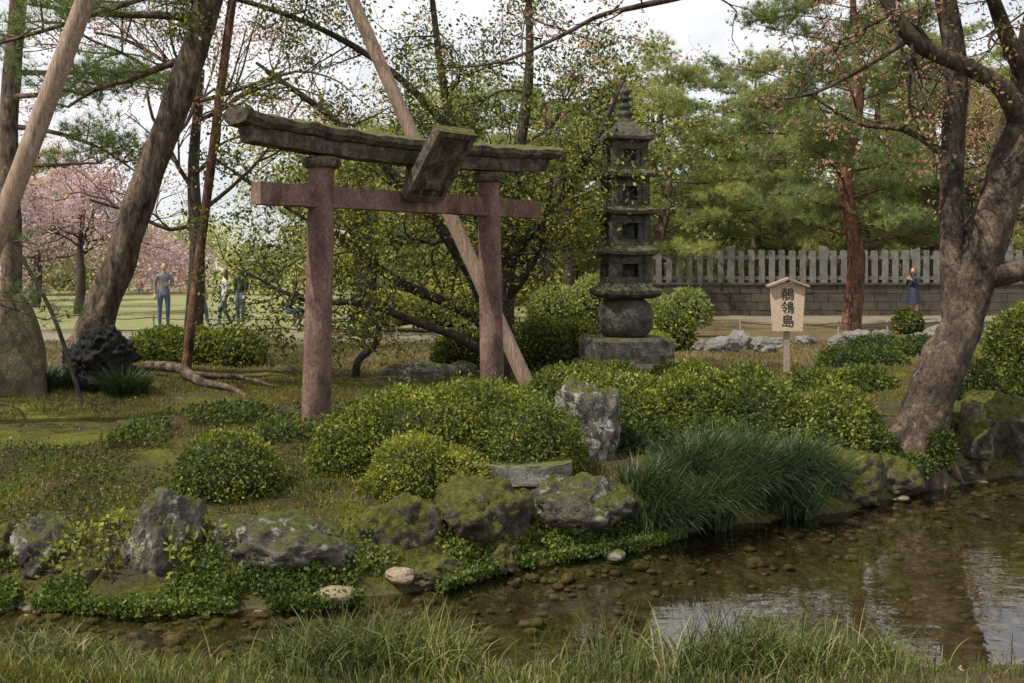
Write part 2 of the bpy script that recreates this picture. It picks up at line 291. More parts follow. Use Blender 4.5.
for k in range(900):
    x=rg.uniform(-3.6,5.5); y0_,y1_=np.interp(x,NX,NY)+.1,np.interp(x,FX,FY)-.02
    y=rg.uniform(y0_,y1_) if k%3 else y1_-abs(rg.normal(0,.3)); r=rg.uniform(.01,.038)*(1.5 if k%11==0 else 1)
    mb.add(rockverts((x,y,gz(x,y)+r*.15),(r*1.4,r*1.1,r*.7),k,.1,6,base=I2V),I2F,0,True)
mb.build('stream_pebbles',[M_peb])
mb=MB(); V=rockverts((0,0,0),(1,1,1),77,.2,20); V=np.clip(V*A([1.2,1.2,2.]),[-.8,-.8,-.55],[.8,.8,.55])*A([.5,.33,.13])*(1+.04*fbm(V*5,3,1))[:,None]+A([.05,7.6,.12]); mb.add(V,ICO_F,0,True); mb.build('stone_step_slab',[M_slab])
mb=MB()
for k,(dx,dz,r) in enumerate([(0,.1,.34),(.08,.4,.3),(-.1,.33,.28),(.02,.58,.22),(.2,.15,.28)]):
    V=rockverts((0,0,0),(r,r,r*.9),40+k,.9,6); V+=norm(V)*(.05*np.abs(fbm(V*14,3,4)))[:,None]; mb.add(V+A([-4.55+dx,11,.25+dz]),ICO_F,0,True)
mb.build('lava_rock',[M_lava])
# upright slab monument: outline lofted through its thickness
ol=catmull(A([(-.27,-.15,0),(-.26,.35,0),(-.23,.75,0),(-.12,1.05,0),(-.01,1.17,0),(.07,1.1,0),(.17,.9,0),(.25,.6,0),(.27,.2,0),(.28,-.15,0)]),5)
cen=A([0,.5]); rows=[]; n_=len(ol); mb=MB()
for dy,s in [(-.1,.0),(-.1,.45),(-.1,.88),(-.08,.97),(0,1.),(.08,.97),(.1,.88),(.1,.0)]: rows.append(np.column_stack([(ol[:,0]-0)*s,np.full(n_,dy),cen[1]+(ol[:,1]-cen[1])*s]))
V=np.concatenate(rows); V+=.02*np.stack([fbm(V*4,4,1),fbm(V*4,4,2),fbm(V*4,4,3)],-1); V=V@A([[.97,.2,0],[-.2,.97,0],[0,0,1]])+A([-5.08,10.3,.22])
i=np.arange(7)[:,None]*n_; j=np.arange(n_)[None]; k=(j+1)%n_; mb.add(V,np.stack([i+j,i+k,i+n_+k,i+n_+j],-1).reshape(-1,4),0,False); mb.build('stone_monument',[M_mon])
# ---------- shrubs ----------
def shrub(name,lobes,dens,size,mat,seed,core=.8):
    rg=np.random.default_rng(seed); mb=MB(); L=[A(l,float) for l in lobes]
    def disp(d,k): return 1+.16*fbm(d*1.6+k*5+seed,3,seed)+.11*fbm(d*5+seed,3,seed+2)
    for k,l in enumerate(L):
        c,r=l[:3],l[3:]
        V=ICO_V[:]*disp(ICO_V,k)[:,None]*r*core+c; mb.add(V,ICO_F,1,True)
        n=int(dens*(r[0]*r[1]+r[0]*r[2]+r[1]*r[2])*6.5)
        d=norm(rg.normal(size=(n,3))); d=d[d[:,2]>-.55]
        P=c+d*r*(disp(d,k)*(1-.2*rg.random(len(d))**1.5+.02))[:,None]
        keep=np.ones(len(P),bool)
        for kk,l2 in enumerate(L):
            if kk!=k: keep&=(((P-l2[:3])/l2[3:])**2).sum(1)>.66
        P=P[keep]; d=d[keep]
        leaves(mb,P,size,0,rg,norm(d/r),.8,.6)
        s=rg.random(len(P))<.05; leaves(mb,P[s]+norm(d[s]/r)*rg.uniform(.01,.06,(s.sum(),1)),size,0,rg,norm(d[s]/r),2,.45)
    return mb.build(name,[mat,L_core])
az='azalea_shrub'
shrub(az,[(-.75,8.1,.2,.75,.6,.5),(.0,8.0,.18,.6,.55,.48),(-1.2,7.9,.1,.42,.4,.44),(-.3,8.3,.27,.6,.5,.46)],3000,.033,L_az,1)
shrub('low_yellow_shrub',[(-.72,7.25,.1,.32,.28,.36),(-.45,7.3,.04,.28,.25,.3),(-.92,7.15,-.02,.2,.2,.24)],3300,.03,L_azy,2,.72)
shrub(az,[(.55,9.6,.2,.5,.5,.5),(1.15,9.3,.17,.6,.5,.46),(1.6,9.5,.2,.45,.45,.44),(.9,9.9,.25,.6,.5,.47)],2500,.038,L_az,3)
shrub(az,[(2.35,9.4,.12,.45,.42,.5),(2.85,9.2,.02,.45,.4,.47),(3.15,9.6,.1,.35,.35,.42)],2500,.038,L_az,4)
shrub(az,[(1.2,8.75,-.05,.42,.25,.36),(1.75,8.9,-.05,.45,.25,.36)],2300,.038,L_azd,5)
shrub(az,[(3.75,12.4,.02,.5,.45,.36),(4.3,12.3,.05,.45,.4,.38)],1600,.048,L_az,6)
shrub(az,[(2.1,12,.15,.5,.45,.38),(2.8,12.1,.12,.45,.4,.36)],1600,.048,L_az,7)
shrub(az,[(-2.02,7.1,.16,.36,.34,.33)],3400,.03,L_az,8)
shrub(az,[(-5.5,16,.3,.65,.5,.4),(-4.9,15.9,.32,.6,.5,.38),(-4.35,15.8,.3,.45,.45,.38)],1100,.06,L_az,9)
shrub(az,[(-.85,15,.3,.36,.35,.4),(-.5,15.1,.3,.3,.35,.38)],1300,.055,L_az,10)
shrub(az,[(.45,15,.4,.45,.4,.52),(.95,15.2,.4,.4,.4,.48)],1300,.055,L_az,11)
shrub(az,[(3.2,20,.35,.45,.4,.48)],900,.065,L_az,12)
shrub(az,[(2.6,18,.2,.3,.3,.3)],900,.06,L_azy,13)
shrub(az,[(5.15,11.2,.25,.26,.25,.4)],1600,.045,L_azd,14)
shrub(az,[(6.2,11.8,.5,.6,.5,.75),(5.9,11.5,.1,.45,.4,.45)],1500,.05,L_az,15)
shrub(az,[(5.0,15,.15,.45,.4,.3),(5.6,15.1,.15,.4,.4,.3)],1200,.055,L_azd,16)
shrub(az,[(9.9,25,.25,.35,.35,.35)],800,.07,L_az,17)
shrub(az,[(6.6,18,.15,.6,.4,.28),(7.5,18.3,.15,.5,.4,.26)],900,.06,L_azd,27)
shrub('evergreen_bush',[(4.2,24,.6,.55,.5,.55),(3.6,24.3,.5,.6,.6,.45)],450,.1,L_dist,18,.6)
shrub('evergreen_bush',[(2.2,25,.7,.8,.6,.8),(1.2,25,.6,.8,.6,.6)],500,.1,L_dist,19)
shrub('evergreen_bush',[(-1.6,26,.6,1.1,.7,.7),(-3.2,26.3,.5,.9,.6,.5)],450,.1,L_dist2,29)
shrub('creeping_ivy',[(3.9,9.2,-.05,.16,.12,.24),(3.3,9.15,.0,.22,.15,.18),(3.6,9.0,-.15,.2,.12,.12)],2600,.042,L_azd,20)
# ---------- ground covers / grass ----------
rg=np.random.default_rng(11)
UP=lambda n:np.tile([0,0,1.],(n,1))
def onground(x,y,dz=0): return np.column_stack([x,y,Hf(x,y)+dz])
mb=MB(); n=38000; x=rg.uniform(-3.6,1.3,n); df=np.abs(rg.normal(0,.2,n)); y=np.interp(x,FX,FY)+df-.1; k=fbm(np.column_stack([x,y,0*x])*2.6,3,8)>np.where(x<-1.3,.02,-.22)
x,y=x[k],y[k]; P=onground(x,y); P[:,2]=np.maximum(P[:,2],-.36)+rg.uniform(0,.08,len(x)); leaves(mb,P,.026,0,rg,UP(len(P)),.5,.8); mb.build('bank_ground_cover',[L_cover])
mb=MB(); n=7000; x=rg.uniform(1.2,5.5,n); y=np.interp(x,FX,FY)+np.abs(rg.normal(0,.35,n))+.05; k=fbm(np.column_stack([x,y,0*x])*2,3,88)>.05; P=onground(x[k],y[k]); P[:,2]+=rg.uniform(0,.1,len(P)); leaves(mb,P,.045,0,rg,UP(len(P)),.4,.6)
n=9000; x=rg.uniform(-3.4,-1.4,n); y=rg.uniform(8.2,9.8,n); k=fbm(np.column_stack([x,y,0*x])*1.5,3,18)>.05; P=onground(x[k],y[k],.03); P[:,2]+=rg.uniform(0,.1,len(P)); leaves(mb,P,.045,0,rg,UP(len(P)),.4,.6)
n=14000; x=rg.uniform(-4.5,-1.,n); y=rg.uniform(6.2,8.3,n); k=fbm(np.column_stack([x,y,0*x])*1.8,3,28)>.06; P=onground(x[k],y[k],0); P[:,2]+=rg.uniform(0,.06,len(P)); leaves(mb,P,.03,0,rg,UP(len(P)),.5,.5)
mb.build('creeping_groundcover',[L_azd])
mb=MB(); n=210000; x=rg.uniform(-6.5,6.5,n); y=rg.uniform(6,14.5,n); df=y-np.interp(x,FX,FY); k=(df>.1)&(fbm(np.column_stack([x,y,0*x])*1.2,3,38)>-.15); x,y=x[k],y[k]; P=onground(x,y)
th=rg.uniform(0,6.28,len(x)); blades(mb,P,rg.uniform(.015,.05,len(x)),.01,np.column_stack([np.cos(th),np.sin(th)]),rg.uniform(.2,1.3,len(x)),0,rg,1)
n=16000; a=rg.uniform(0,6.28,n); r=np.sqrt(rg.random(n)); x=-2.5+.9*r*np.cos(a); y=4.2+.35*r*np.sin(a); blades(mb,onground(x,y),rg.uniform(.02,.05,n),.007,np.column_stack([np.cos(a),np.sin(a)]),rg.uniform(.2,1.3,n),0,rg,1)
mb.build('moss',[L_moss])
mb=MB(); n=70000; x=rg.uniform(-11,14,n); y=rg.uniform(14,22.5,n); k=fbm(np.column_stack([x,y,0*x])*.6,3,68)>-.3; x,y=x[k],y[k]; th=rg.uniform(0,6.28,len(x)); blades(mb,onground(x,y),rg.uniform(.03,.09,len(x)),.02,np.column_stack([np.cos(th),np.sin(th)]),rg.uniform(.2,1.5,len(x)),0,rg,1); mb.build('lawn_grass',[L_lawn])
mb=MB()
for k in range(26):
    cx=rg.uniform(-3.2,-1.8); cy=np.interp(cx,FX,FY)+rg.uniform(.05,.5); c=A([cx,cy,gz(cx,cy)]); hh=rg.uniform(.1,.25); n=14
    P=c+np.column_stack([rg.normal(0,.06,n),rg.normal(0,.05,n),rg.uniform(.03,hh,n)]); leaves(mb,P,.05,0,rg,UP(n),.5,.5)
    for q_ in P[:5]: tube(mb,[c,(c+q_)/2+[0,0,.02],q_],[.003,.002,.001],1,4,1)
mb.build('leafy_weeds',[L_azy,M_twig])
def tussock(name,cx,cy,rx,ry,n,h,w,mat,seed,bend=(1,2.2)):
    rg=np.random.default_rng(seed); mb=MB(); a=rg.uniform(0,6.283,n); r=np.sqrt(rg.random(n)); x=cx+rx*r*np.cos(a); y=cy+ry*r*np.sin(a)
    P=onground(x,y,-.02)
    D=norm(np.column_stack([np.cos(a),np.sin(a)])*(.35+r[:,None])+rg.normal(0,.45,(n,2))); blades(mb,P,h*rg.uniform(.6,1.15,n),w,D,rg.uniform(*bend,n)*(.35+.65*r),0,rg,5); return mb.build(name,[mat])
mb=MB()
for k in range(46):
    t=rg.random() if k>16 else k/16; cx=1.0+1.45*t+rg.normal(0,.06); cy=np.interp(cx,FX,FY)+rg.uniform(-.02,.45)
    n=300; a=rg.uniform(0,6.283,n); r=rg.random(n); P=np.column_stack([cx+.14*r*np.cos(a),cy+.14*r*np.sin(a),np.full(n,max(gz(cx,cy),-.34)-.02)])
    D=norm(np.column_stack([np.cos(a)*.9+.6,np.sin(a)-.3])+rg.normal(0,.3,(n,2)))
    blades(mb,P,rg.uniform(.4,.55)*rg.uniform(.6,1.15,n),.01,D,rg.uniform(.7,2.6,n),0,rg,6)
mb.build('lilyturf_clump',[L_tuss])
tussock('sedge_tuft',-5.0,10.6,.25,.2,900,.33,.012,L_tuss,3); tussock('sedge_tuft',-4.15,10.7,.22,.2,900,.35,.012,L_tuss,4)
mb=MB(); n=19000; x=rg.uniform(-4.2,4,n); y=np.interp(x,NX,NY)-np.abs(rg.normal(0,.22,n))+.12; dn=fbm(np.column_stack([x*1.3,y,0*x]),3,48)
k=(rg.random(n)<np.clip(.55+dn*2.4,0.04,1))&(rg.random(n)<1-.7*sst(1.7,2.6,x)); x,y,dn=x[k],y[k],dn[k]; P=onground(x,y,-.02)
mid_=np.exp(-((x-.4)/1.5)**2)
th=rg.normal(-1.2,1.6,len(x)); hgt=(.14+.22*rg.random(len(x))+.18*dn)*(.72+.5*mid_); blades(mb,P,np.maximum(hgt,.05),.008,np.column_stack([np.cos(th),np.sin(th)]),rg.uniform(.3,2.5,len(x)),0,rg,5)
n=20000; x=rg.uniform(-4,4,n); y=rg.uniform(3.6,4.9,n); k=rg.random(n)<1-.8*sst(.8,2.4,x); x,y=x[k],y[k]; th=rg.uniform(0,6.28,len(x)); blades(mb,onground(x,y),rg.uniform(.03,.11,len(x)),.006,np.column_stack([np.cos(th),np.sin(th)]),rg.uniform(.3,1.8,len(x)),0,rg,3)
mb.build('bank_grass',[L_grass])
mb=MB(); n=3200; x=rg.uniform(-5,5,n); y=rg.uniform(3.8,14,n); df=y-np.interp(x,FX,FY); k=(df>.3)|(y<4.9); P=onground(x[k],y[k],.015); leaves(mb,P,.03,0,rg,None,1,.6); mb.build('fallen_leaves',[L_dry])
# ---------- torii ----------
tor=bpy.data.objects.new('torii_gate',None); COL.objects.link(tor)
pl=A([-1.72,9.0]); pr=A([-.24,10.5]); u=norm(pr-pl); nrm=A([u[1],-u[0]]); mid=(pl+pr)/2; half=np.linalg.norm(pr-pl)/2
def T(t,s,z): return A([mid[0]+u[0]*t+nrm[0]*s,mid[1]+u[1]*t+nrm[1]*s,z])
mb=MB()
for sgn in(-1,1):
    b=T(sgn*(half+.06),0,-.1); tp=T(sgn*(half-.01),0,2.55); tube(mb,[b,b*.75+tp*.25,b*.5+tp*.5,b*.25+tp*.75,tp],[.13,.126,.122,.118,.114],0,28,8,.06,seed=3+sgn)
    tube(mb,[T(sgn*(half-.01),0,2.55),T(sgn*(half-.01),0,2.57),T(sgn*(half-.01),0,2.62),T(sgn*(half-.01),0,2.645)],[.15,.17,.17,.15],1,24,1,.03)
mb.build('posts',[M_tor,M_tormoss],parent=tor)
def beam(name,t0,t1,prof,z0,curve,mat,slant=0.,n=70,am=.012):
    mb=MB(); ts=np.linspace(t0,t1,n); prof=A(prof,float); pp=[]
    for k in range(len(prof)):
        a,b=prof[k],prof[(k+1)%len(prof)]
        for f in (0,.33,.66): pp.append(a+(b-a)*f)
    prof=A(pp); V=[]
    for t in ts:
        tt=(t-(t0+t1)/2)/((t1-t0)/2); zc=z0+curve*abs(tt)**2.4
        for (s,z) in prof: V.append(T(t+np.sign(tt)*slant*z*(abs(tt)**6),s,zc+z))
    V=A(V); V+= am*np.stack([fbm(V*5,4,1),fbm(V*5,4,2),fbm(V*7,4,3)],-1); k=len(prof); i=np.arange(n-1)[:,None]*k; j=np.arange(k)[None]
    mb.add(V,np.stack([i+j,i+(j+1)%k,i+k+(j+1)%k,i+k+j],-1).reshape(-1,4),0)
    mb.add(V[:k],[list(range(k))[::-1]],0); mb.add(V[-k:],[list(range(k))],0); return mb.build(name,[mat],parent=tor)
beam('shimaki_lintel',-half-.74,half+.78,[(-.11,0),(.11,0),(.12,.13),(-.12,.13)],2.65,.07,M_tormoss,.2)
beam('kasagi_top_lintel',-half-.84,half+.94,[(-.15,0),(.15,0),(.2,.04),(.2,.09),(0,.15),(-.2,.09),(-.2,.04)],2.785,.08,M_tormoss,.35,am=.03)
beam('nuki_tie_beam',-half-.66,half+.72,[(-.075,-.095),(.075,-.095),(.075,.095),(-.075,.095)],2.29,0,M_tor)
Mx=lambda s,z:A(Matrix(((u[0],nrm[0],0,T(.02,s,z)[0]),(u[1],nrm[1],0,T(.02,s,z)[1]),(0,0,1,z),(0,0,0,1))))
tilt=A(Matrix.Rotation(math.radians(-40),4,'X'))
mb=MB(); MM=Mx(.36,2.64)@tilt
box(mb,(0,0,0),(.46,.08,.8),0,MM)
for s_ in(-1,1): box(mb,(s_*.21,.053,0),(.055,.03,.8),0,MM); box(mb,(0,.053,s_*.37),(.362,.03,.055),0,MM)
box(mb,(0,0,0),(.18,.3,.24),0,Mx(.15,2.52)); mb.build('name_tablet',[M_tormoss],parent=tor)
# ---------- pagoda ----------
pag=bpy.data.objects.new('stone_pagoda',None); COL.objects.link(pag); pag.location=(1.47,13,0); pag.rotation_euler[2]=math.radians(10)
def sqloft(mb,prof,n=10,mat=0):
    V=[]; per=[]
    for s in range(4):
        for k in range(n):
            a=-1+2*k/n; per.append([( a,-1),(1,a),(-a,1),(-1,-a)][s])
    per=A(per,float); m_=len(per); cf=(np.abs(per[:,0]*per[:,1]))**3
    for (w,z,l) in prof: V.append(np.column_stack([per*w,z+l*cf]))
    V=np.concatenate(V); V+=.009*np.stack([fbm(V*9,3,1),fbm(V*9,3,2),fbm(V*9,3,3)],-1); i=np.arange(len(prof)-1)[:,None]*m_; j=np.arange(m_)[None]
    mb.add(V,np.stack([i+j,i+(j+1)%m_,i+m_+(j+1)%m_,i+m_+j],-1).reshape(-1,4),mat)
    mb.add(V[:m_],[list(range(m_))[::-1]],mat); mb.add(V[-m_:],[list(range(m_))],mat)
def lathe(mb,prof,ns=28,mat=0):
    a=np.linspace(0,2*np.pi,ns,endpoint=False); V=np.concatenate([np.column_stack([r*np.cos(a),r*np.sin(a),0*a+z]) for r,z in prof])
    i=np.arange(len(prof)-1)[:,None]*ns; j=np.arange(ns)[None]; mb.add(V,np.stack([i+j,i+(j+1)%ns,i+ns+(j+1)%ns,i+ns+j],-1).reshape(-1,4),mat,True)
mb=MB(); sqloft(mb,[(.58,-.1,0),(.58,.4,0),(.55,.44,0)]); sqloft(mb,[(.49,.442,0),(.5,.55,0),(.49,.72,0),(.46,.76,0)]); mb.build('base',[M_pag],parent=pag)
mb=MB(); lathe(mb,[(.001,.762),(.26,.762),(.3,.79),(.35,.87),(.368,1.0),(.355,1.12),(.3,1.21),(.24,1.25),(.001,1.25)]); mb.build('round_body',[M_pag],parent=pag)
mb=MB(); sqloft(mb,[(.27,1.252,0),(.35,1.28,.01),(.385,1.31,.02),(.385,1.36,.02),(.3,1.41,0),(.28,1.455,0)])
lv=[(1.457,1.80,.27),(1.94,2.32,.265),(2.44,2.79,.255),(2.91,3.27,.24)]
rf=[(1.802,1.938,.36),(2.322,2.438,.36),(2.792,2.908,.345),(3.272,3.43,.32)]
for z0,z1,w in lv:
    for sx in(-1,1):
        for sy in(-1,1): box(mb,(sx*(w-.045),sy*(w-.045),(z0+z1)/2),(.09,.09,z1-z0-.004))
        box(mb,(0,sx*(w-.037),z0+.04),(2*w-.184,.066,.076)); box(mb,(0,sx*(w-.037),z1-.05),(2*w-.184,.066,.092)); box(mb,(sx*(w-.037),0,z0+.04),(.066,2*w-.184,.076)); box(mb,(sx*(w-.037),0,z1-.05),(.066,2*w-.184,.092))
        for s2 in(-1,1):
            box(mb,(s2*(w-.125),sx*(w-.045),(z0+z1)/2-.009),(.066,.055,z1-z0-.179)); box(mb,(sx*(w-.045),s2*(w-.125),(z0+z1)/2-.009),(.055,.066,z1-z0-.179))
    box(mb,(0,0,(z0+z1)/2),(.2,.2,z1-z0-.006))
for z0,z1,w in rf: sqloft(mb,[(w*.76,z0,0),(w*.98,z0+.02,.02),(w,z0+.06,.03),(w*.88,z0+.085,.01),(w*.72,z1,0)])
mb.build('tiers',[M_pag],parent=pag)
mb=MB(); sqloft(mb,[(.22,3.41,0),(.15,3.48,0),(.1,3.54,0)]); lathe(mb,[(.09,3.5),(.11,3.56),(.08,3.58),(.075,3.6),(.1,3.63),(.105,3.66),(.06,3.69),(.06,3.71),(.09,3.73),(.09,3.76),(.05,3.79),(.05,3.81),(.075,3.83),(.075,3.86),(.04,3.88),(.07,3.91),(.075,3.95),(.045,3.99),(.005,4.04)],18); mb.build('finial',[M_pag],parent=pag)
# ---------- sign ----------
sg=bpy.data.objects.new('wooden_name_sign',None); COL.objects.link(sg); sg.location=(3.58,13,0); sg.rotation_euler[2]=math.radians(-4)
mb=MB(); box(mb,(0,.05,.5),(.07,.055,1.05)); mb.build('post',[M_woodr],parent=sg)
mb=MB(); V=A([[-.19,-.02,.83],[.19,-.02,.83],[.225,-.02,1.40],[0,-.02,1.47],[-.225,-.02,1.40]]); W=V+[0,.04,0]
mb.add(np.vstack([V,W]),[[0,1,2,3,4]],0); mb.add(W,[[4,3,2,1,0]],0); mb.add(np.vstack([V,W]),[[k,k+5,(k+1)%5+5,(k+1)%5] for k in range(5)],0); mb.build('board',[M_wood],parent=sg)
mb=MB()
for s_ in(-1,1): box(mb,(0,0,0),(.29,.17,.028),0,A(Matrix.Translation((s_*.129,0,1.462+(.002 if s_>0 else 0)))@Matrix.Rotation(s_*.36,4,'Y')))
mb.build('roof',[M_woodr],parent=sg)
for k,ch in enumerate('鶺鴒島'):
    cu=bpy.data.curves.new('character',type='FONT'); cu.body=ch; cu.size=.175; cu.align_x='CENTER'; cu.align_y='CENTER'; cu.extrude=.001; cu.offset=.001; cu.materials.append(M_ink)
    ob=bpy.data.objects.new('lettering',cu); COL.objects.link(ob); ob.parent=sg; ob.location=(0,-.0225,1.3-.175*k); ob.rotation_euler[0]=math.pi/2
# ---------- support poles ----------
def pole(name,pts,r,mat=M_pole):
    mb=MB(); tube(mb,pts,r,0,14,6,.05); return mb.build(name,[mat])
pole('support_pole',[(-5.3,9,.15),(-4.6,9,2.04),(-3.84,9,4.06),(-3.1,9,6.0)],[.095,.09,.085,.08])
pole('support_pole',[(-4.25,13,.2),(-4.1,13,1.5),(-3.64,13,5.1),(-3.45,13,6.5)],[.065,.06,.055,.05],M_barkred)
pole('support_pole',[(.27,11.5,.1),(-.5,11.5,1.8),(-1.2,11.5,3.3),(-2.3,11.5,5.8)],[.09,.085,.08,.07])
pole('prop_stick',[(-5.05,10,2.0),(-4.6,10,1.2),(-4.3,10,.3)],[.018,.02,.022],M_twig)
# ---------- trees ----------
def grow(mb,p,d,L,r,depth,tips,rg,up=.1,spread=.7,mat=0,wig=.2):
    n=4; p=A(p,float); pts=[p]; dd=A(d,float)
    for i in range(n):
        dd=norm(dd+rg.normal(0,wig,3)+A([0,0,up*.3])); p=p+dd*L/n; pts.append(p)
    tube(mb,pts,np.linspace(r,r*.5,n+1),mat,6 if r>.03 else 4,2 if r>.02 else 1)
    if depth==0: tips.extend(pts[1:]); return
    for k in range(rg.integers(2,5)):
        i=rg.integers(1,n+1); grow(mb,pts[i],norm(dd+rg.normal(0,spread,3)),L*.68,r*.5,depth-1,tips,rg,up,spread,mat,wig)
def along(pts,f):
    pts=A(pts,float); s=np.linspace(0,1,len(pts)); return A([np.interp(f,s,pts[:,k]) for k in range(pts.shape[1])])
def clusters(mb,tips,k,sp,size,mat,rg,upb=.3,asp=.5,flat=.7):
    P=np.repeat(A(tips),k,0)+rg.normal(size=(len(tips)*k,3))*A([sp,sp,sp*flat]); leaves(mb,P,size,mat,rg,asp=asp,upb=upb)
rg=np.random.default_rng(5); mb=MB(); tips=[]; y0=9.4; ks=9.4/8.8
def pw(l): return [(x*ks-.02,y0+dy,1.65+(z-1.65)*ks) for x,dy,z in l]
main=pw([(3.45,-.02,-.4),(3.52,0,-.05),(3.64,0,.3),(3.8,0,.75),(4.0,.03,1.22),(4.18,.05,1.76),(4.36,.05,2.34),(4.56,.1,2.95),(4.73,.2,3.66),(4.9,.3,4.6),(4.8,.5,6)])
tube(mb,main,[.44,.33,.23,.195,.185,.19,.18,.165,.15,.12,.07],0,32,10,.3,seed=2)
for ax_,ay_ in((-.5,-.2),(.45,-.1),(-.2,.5),(.6,.3)): tube(mb,[(main[2][0],y0,.2),(main[1][0]+ax_*.5,y0+ay_*.5,.0),(main[1][0]+ax_,y0+ay_,gz(main[1][0]+ax_,y0+ay_)-.03)],[.14,.1,.03],0,10,4,.2)
st=pw([(3.95,.05,1.0),(3.95,.1,1.5),(3.95,.15,2.1),(3.96,.15,2.8),(3.97,.1,3.4),(3.82,0,4.1),(3.6,0,5.2),(3.5,0,6.2)]); tube(mb,st,[.12,.115,.11,.105,.1,.09,.06,.03],0,20,8,.15,seed=4)
brs=[(pw([(4.6,.1,2.85),(4.3,-.1,3.2),(3.9,-.25,3.38),(3.46,-.35,3.55),(3.17,-.4,3.92),(3.0,-.5,4.4),(2.7,-.5,5.2)]),[.12,.09,.075,.07,.06,.045,.02]),
(pw([(4.1,.05,1.55),(4.4,-.1,1.62),(4.8,-.2,1.72),(5.3,-.3,1.78),(6,-.3,2.2)]),[.12,.1,.09,.07,.04]),
(pw([(4.62,.15,3.3),(4.35,0,3.75),(4.1,-.2,4.1),(3.6,-.5,4.7)]),[.08,.07,.05,.03]),
(pw([(3.8,0,4.1),(3.2,-.2,4.5),(2.5,-.3,4.35),(1.65,-.3,4.02),(1.1,-.3,3.88),(.77,-.2,3.82),(.42,-.2,3.64),(-.1,-.2,3.42),(-.8,-.1,3.38)]),[.07,.06,.05,.035,.028,.022,.018,.012,.006]),
(pw([(3.4,-.35,3.6),(3.0,-.3,3.35),(2.6,-.2,3.15),(2.2,-.2,3.1)]),[.03,.02,.015,.008]),
(pw([(3.95,.1,2.6),(3.6,.3,2.9),(3.2,.5,3.0),(2.7,.6,3.35)]),[.04,.03,.02,.01]),
(pw([(4.3,0,2.2),(4.5,-.2,2.7),(4.75,-.4,3.1),(5.2,-.6,3.6)]),[.08,.06,.045,.03])]
for b,r in brs:
    tube(mb,b,r,0,10,5,.15)
    for k in range(9):
        f=rg.uniform(.3,1); p=along(b,f); rr=along(A(r)[:,None],f)[0]
        if p[2]>2.6: grow(mb,p,norm(rg.normal(0,1,3)+[0,0,.35]),rg.uniform(.5,.9),max(.3*rr,.006),2 if k%3 else 1,tips,rg,.15,.6,1,.25)
for k in range(14):
    b=main if k%2 else st; f=rg.uniform(.75,1); grow(mb,along(b,f),norm(rg.normal(0,1,3)+[0,0,.6]),1.3,.03,2,tips,rg,.1,.6,1,.2)
tp=[t for t in tips if rg.random()<.5]; clusters(mb,tp,5,.06,.045,2,rg); tp=[t for t in tips if rg.random()<.35]; clusters(mb,tp,5,.06,.045,3,rg)
mb.build('cherry_tree',[M_barkg,M_twig,L_bronze,L_holly])
rg=np.random.default_rng(6); mb=MB(); tips=[]
def py(l,y0): return [(x,y0+dy,z) for x,dy,z in l]
stems=[(py([(-.25,0,-.05),(-.12,0,.6),(-.09,0,1.22),(-.03,.1,2.16),(.1,.1,3.24),(.24,.2,4.46),(.2,.3,6.2)],13.5),[.2,.15,.13,.11,.09,.06,.03]),
(py([(-.2,0,.5),(-.35,-.1,1.1),(-.57,-.2,1.62),(-1.1,-.3,2.37),(-1.65,-.4,2.97),(-2.4,-.5,3.65),(-3.3,-.6,4.3)],13.5),[.12,.1,.09,.075,.06,.045,.02]),
(py([(-.2,0,.7),(-.5,-.3,1.0),(-.84,-.5,1.2),(-1.5,-.7,1.5),(-2.2,-.7,2.05),(-3,-.6,2.5),(-3.9,-.5,3.1)],13.5),[.09,.08,.07,.06,.05,.035,.015]),
(py([(-.2,0,.4),(-.7,-.5,.75),(-1.2,-.7,.95),(-1.9,-.9,1.2),(-2.6,-1,1.25),(-3.3,-1.1,1.6)],13.5),[.08,.06,.055,.045,.03,.015]),
(py([(-.05,0,1.7),(.3,-.1,2.2),(.65,-.2,2.6),(1.05,-.3,3.2),(1.5,-.3,4.2)],13.5),[.08,.07,.055,.045,.02]),
(py([(-.1,0,1.2),(.2,-.3,1.6),(.4,-.4,2.1),(.5,-.5,2.9),(.4,-.5,3.8)],13.5),[.07,.055,.045,.035,.02]),
(py([(-.2,0,1.0),(-.3,.2,1.8),(-.6,.3,2.8),(-.9,.4,3.9),(-1.1,.4,5.3),(-1.2,.4,6.4)],13.5),[.09,.08,.07,.06,.04,.02]),
(py([(-.8,.3,3.5),(-1.6,.2,4.3),(-2.6,.1,4.9),(-3.8,0,5.3),(-4.8,0,5.4)],13.5),[.06,.05,.04,.03,.015])]
for b,r in stems:
    tube(mb,b,r,0,10,5,.15)
    for k in range(17):
        f=rg.uniform(.3,1); p=along(b,f); rr=along(A(r)[:,None],f)[0]
        if p[2]>1.0: grow(mb,p,norm(rg.normal(0,1,3)*[1,1,.6]+[-.1,0,.1]),rg.uniform(.6,1.1),max(.3*rr,.01),2,tips,rg,.05,.7,0,.28)
tt=A(tips); tt=tt[rg.random(len(tt))<.66]; clusters(mb,tt,11,.12,.065,1,rg,.2)
mb.build('holly_tree',[M_twig,L_holly])
mb=MB(); tips=[]; tube(mb,[(-2.2,14,.0),(-2.15,14,.35),(-1.9,14,.6),(-1.85,14,.95),(-1.7,14,1.3)],[.07,.055,.05,.04,.02],0,8,4,.1)
for k in range(8): grow(mb,(-1.8+rg.normal(0,.05),14,1+rg.uniform(-.2,.3)),norm(rg.normal(0,1,3)+[0,0,.4]),.5,.012,1,tips,rg)
clusters(mb,tips,5,.08,.06,1,rg); mb.build('small_garden_tree',[M_twig,L_holly])
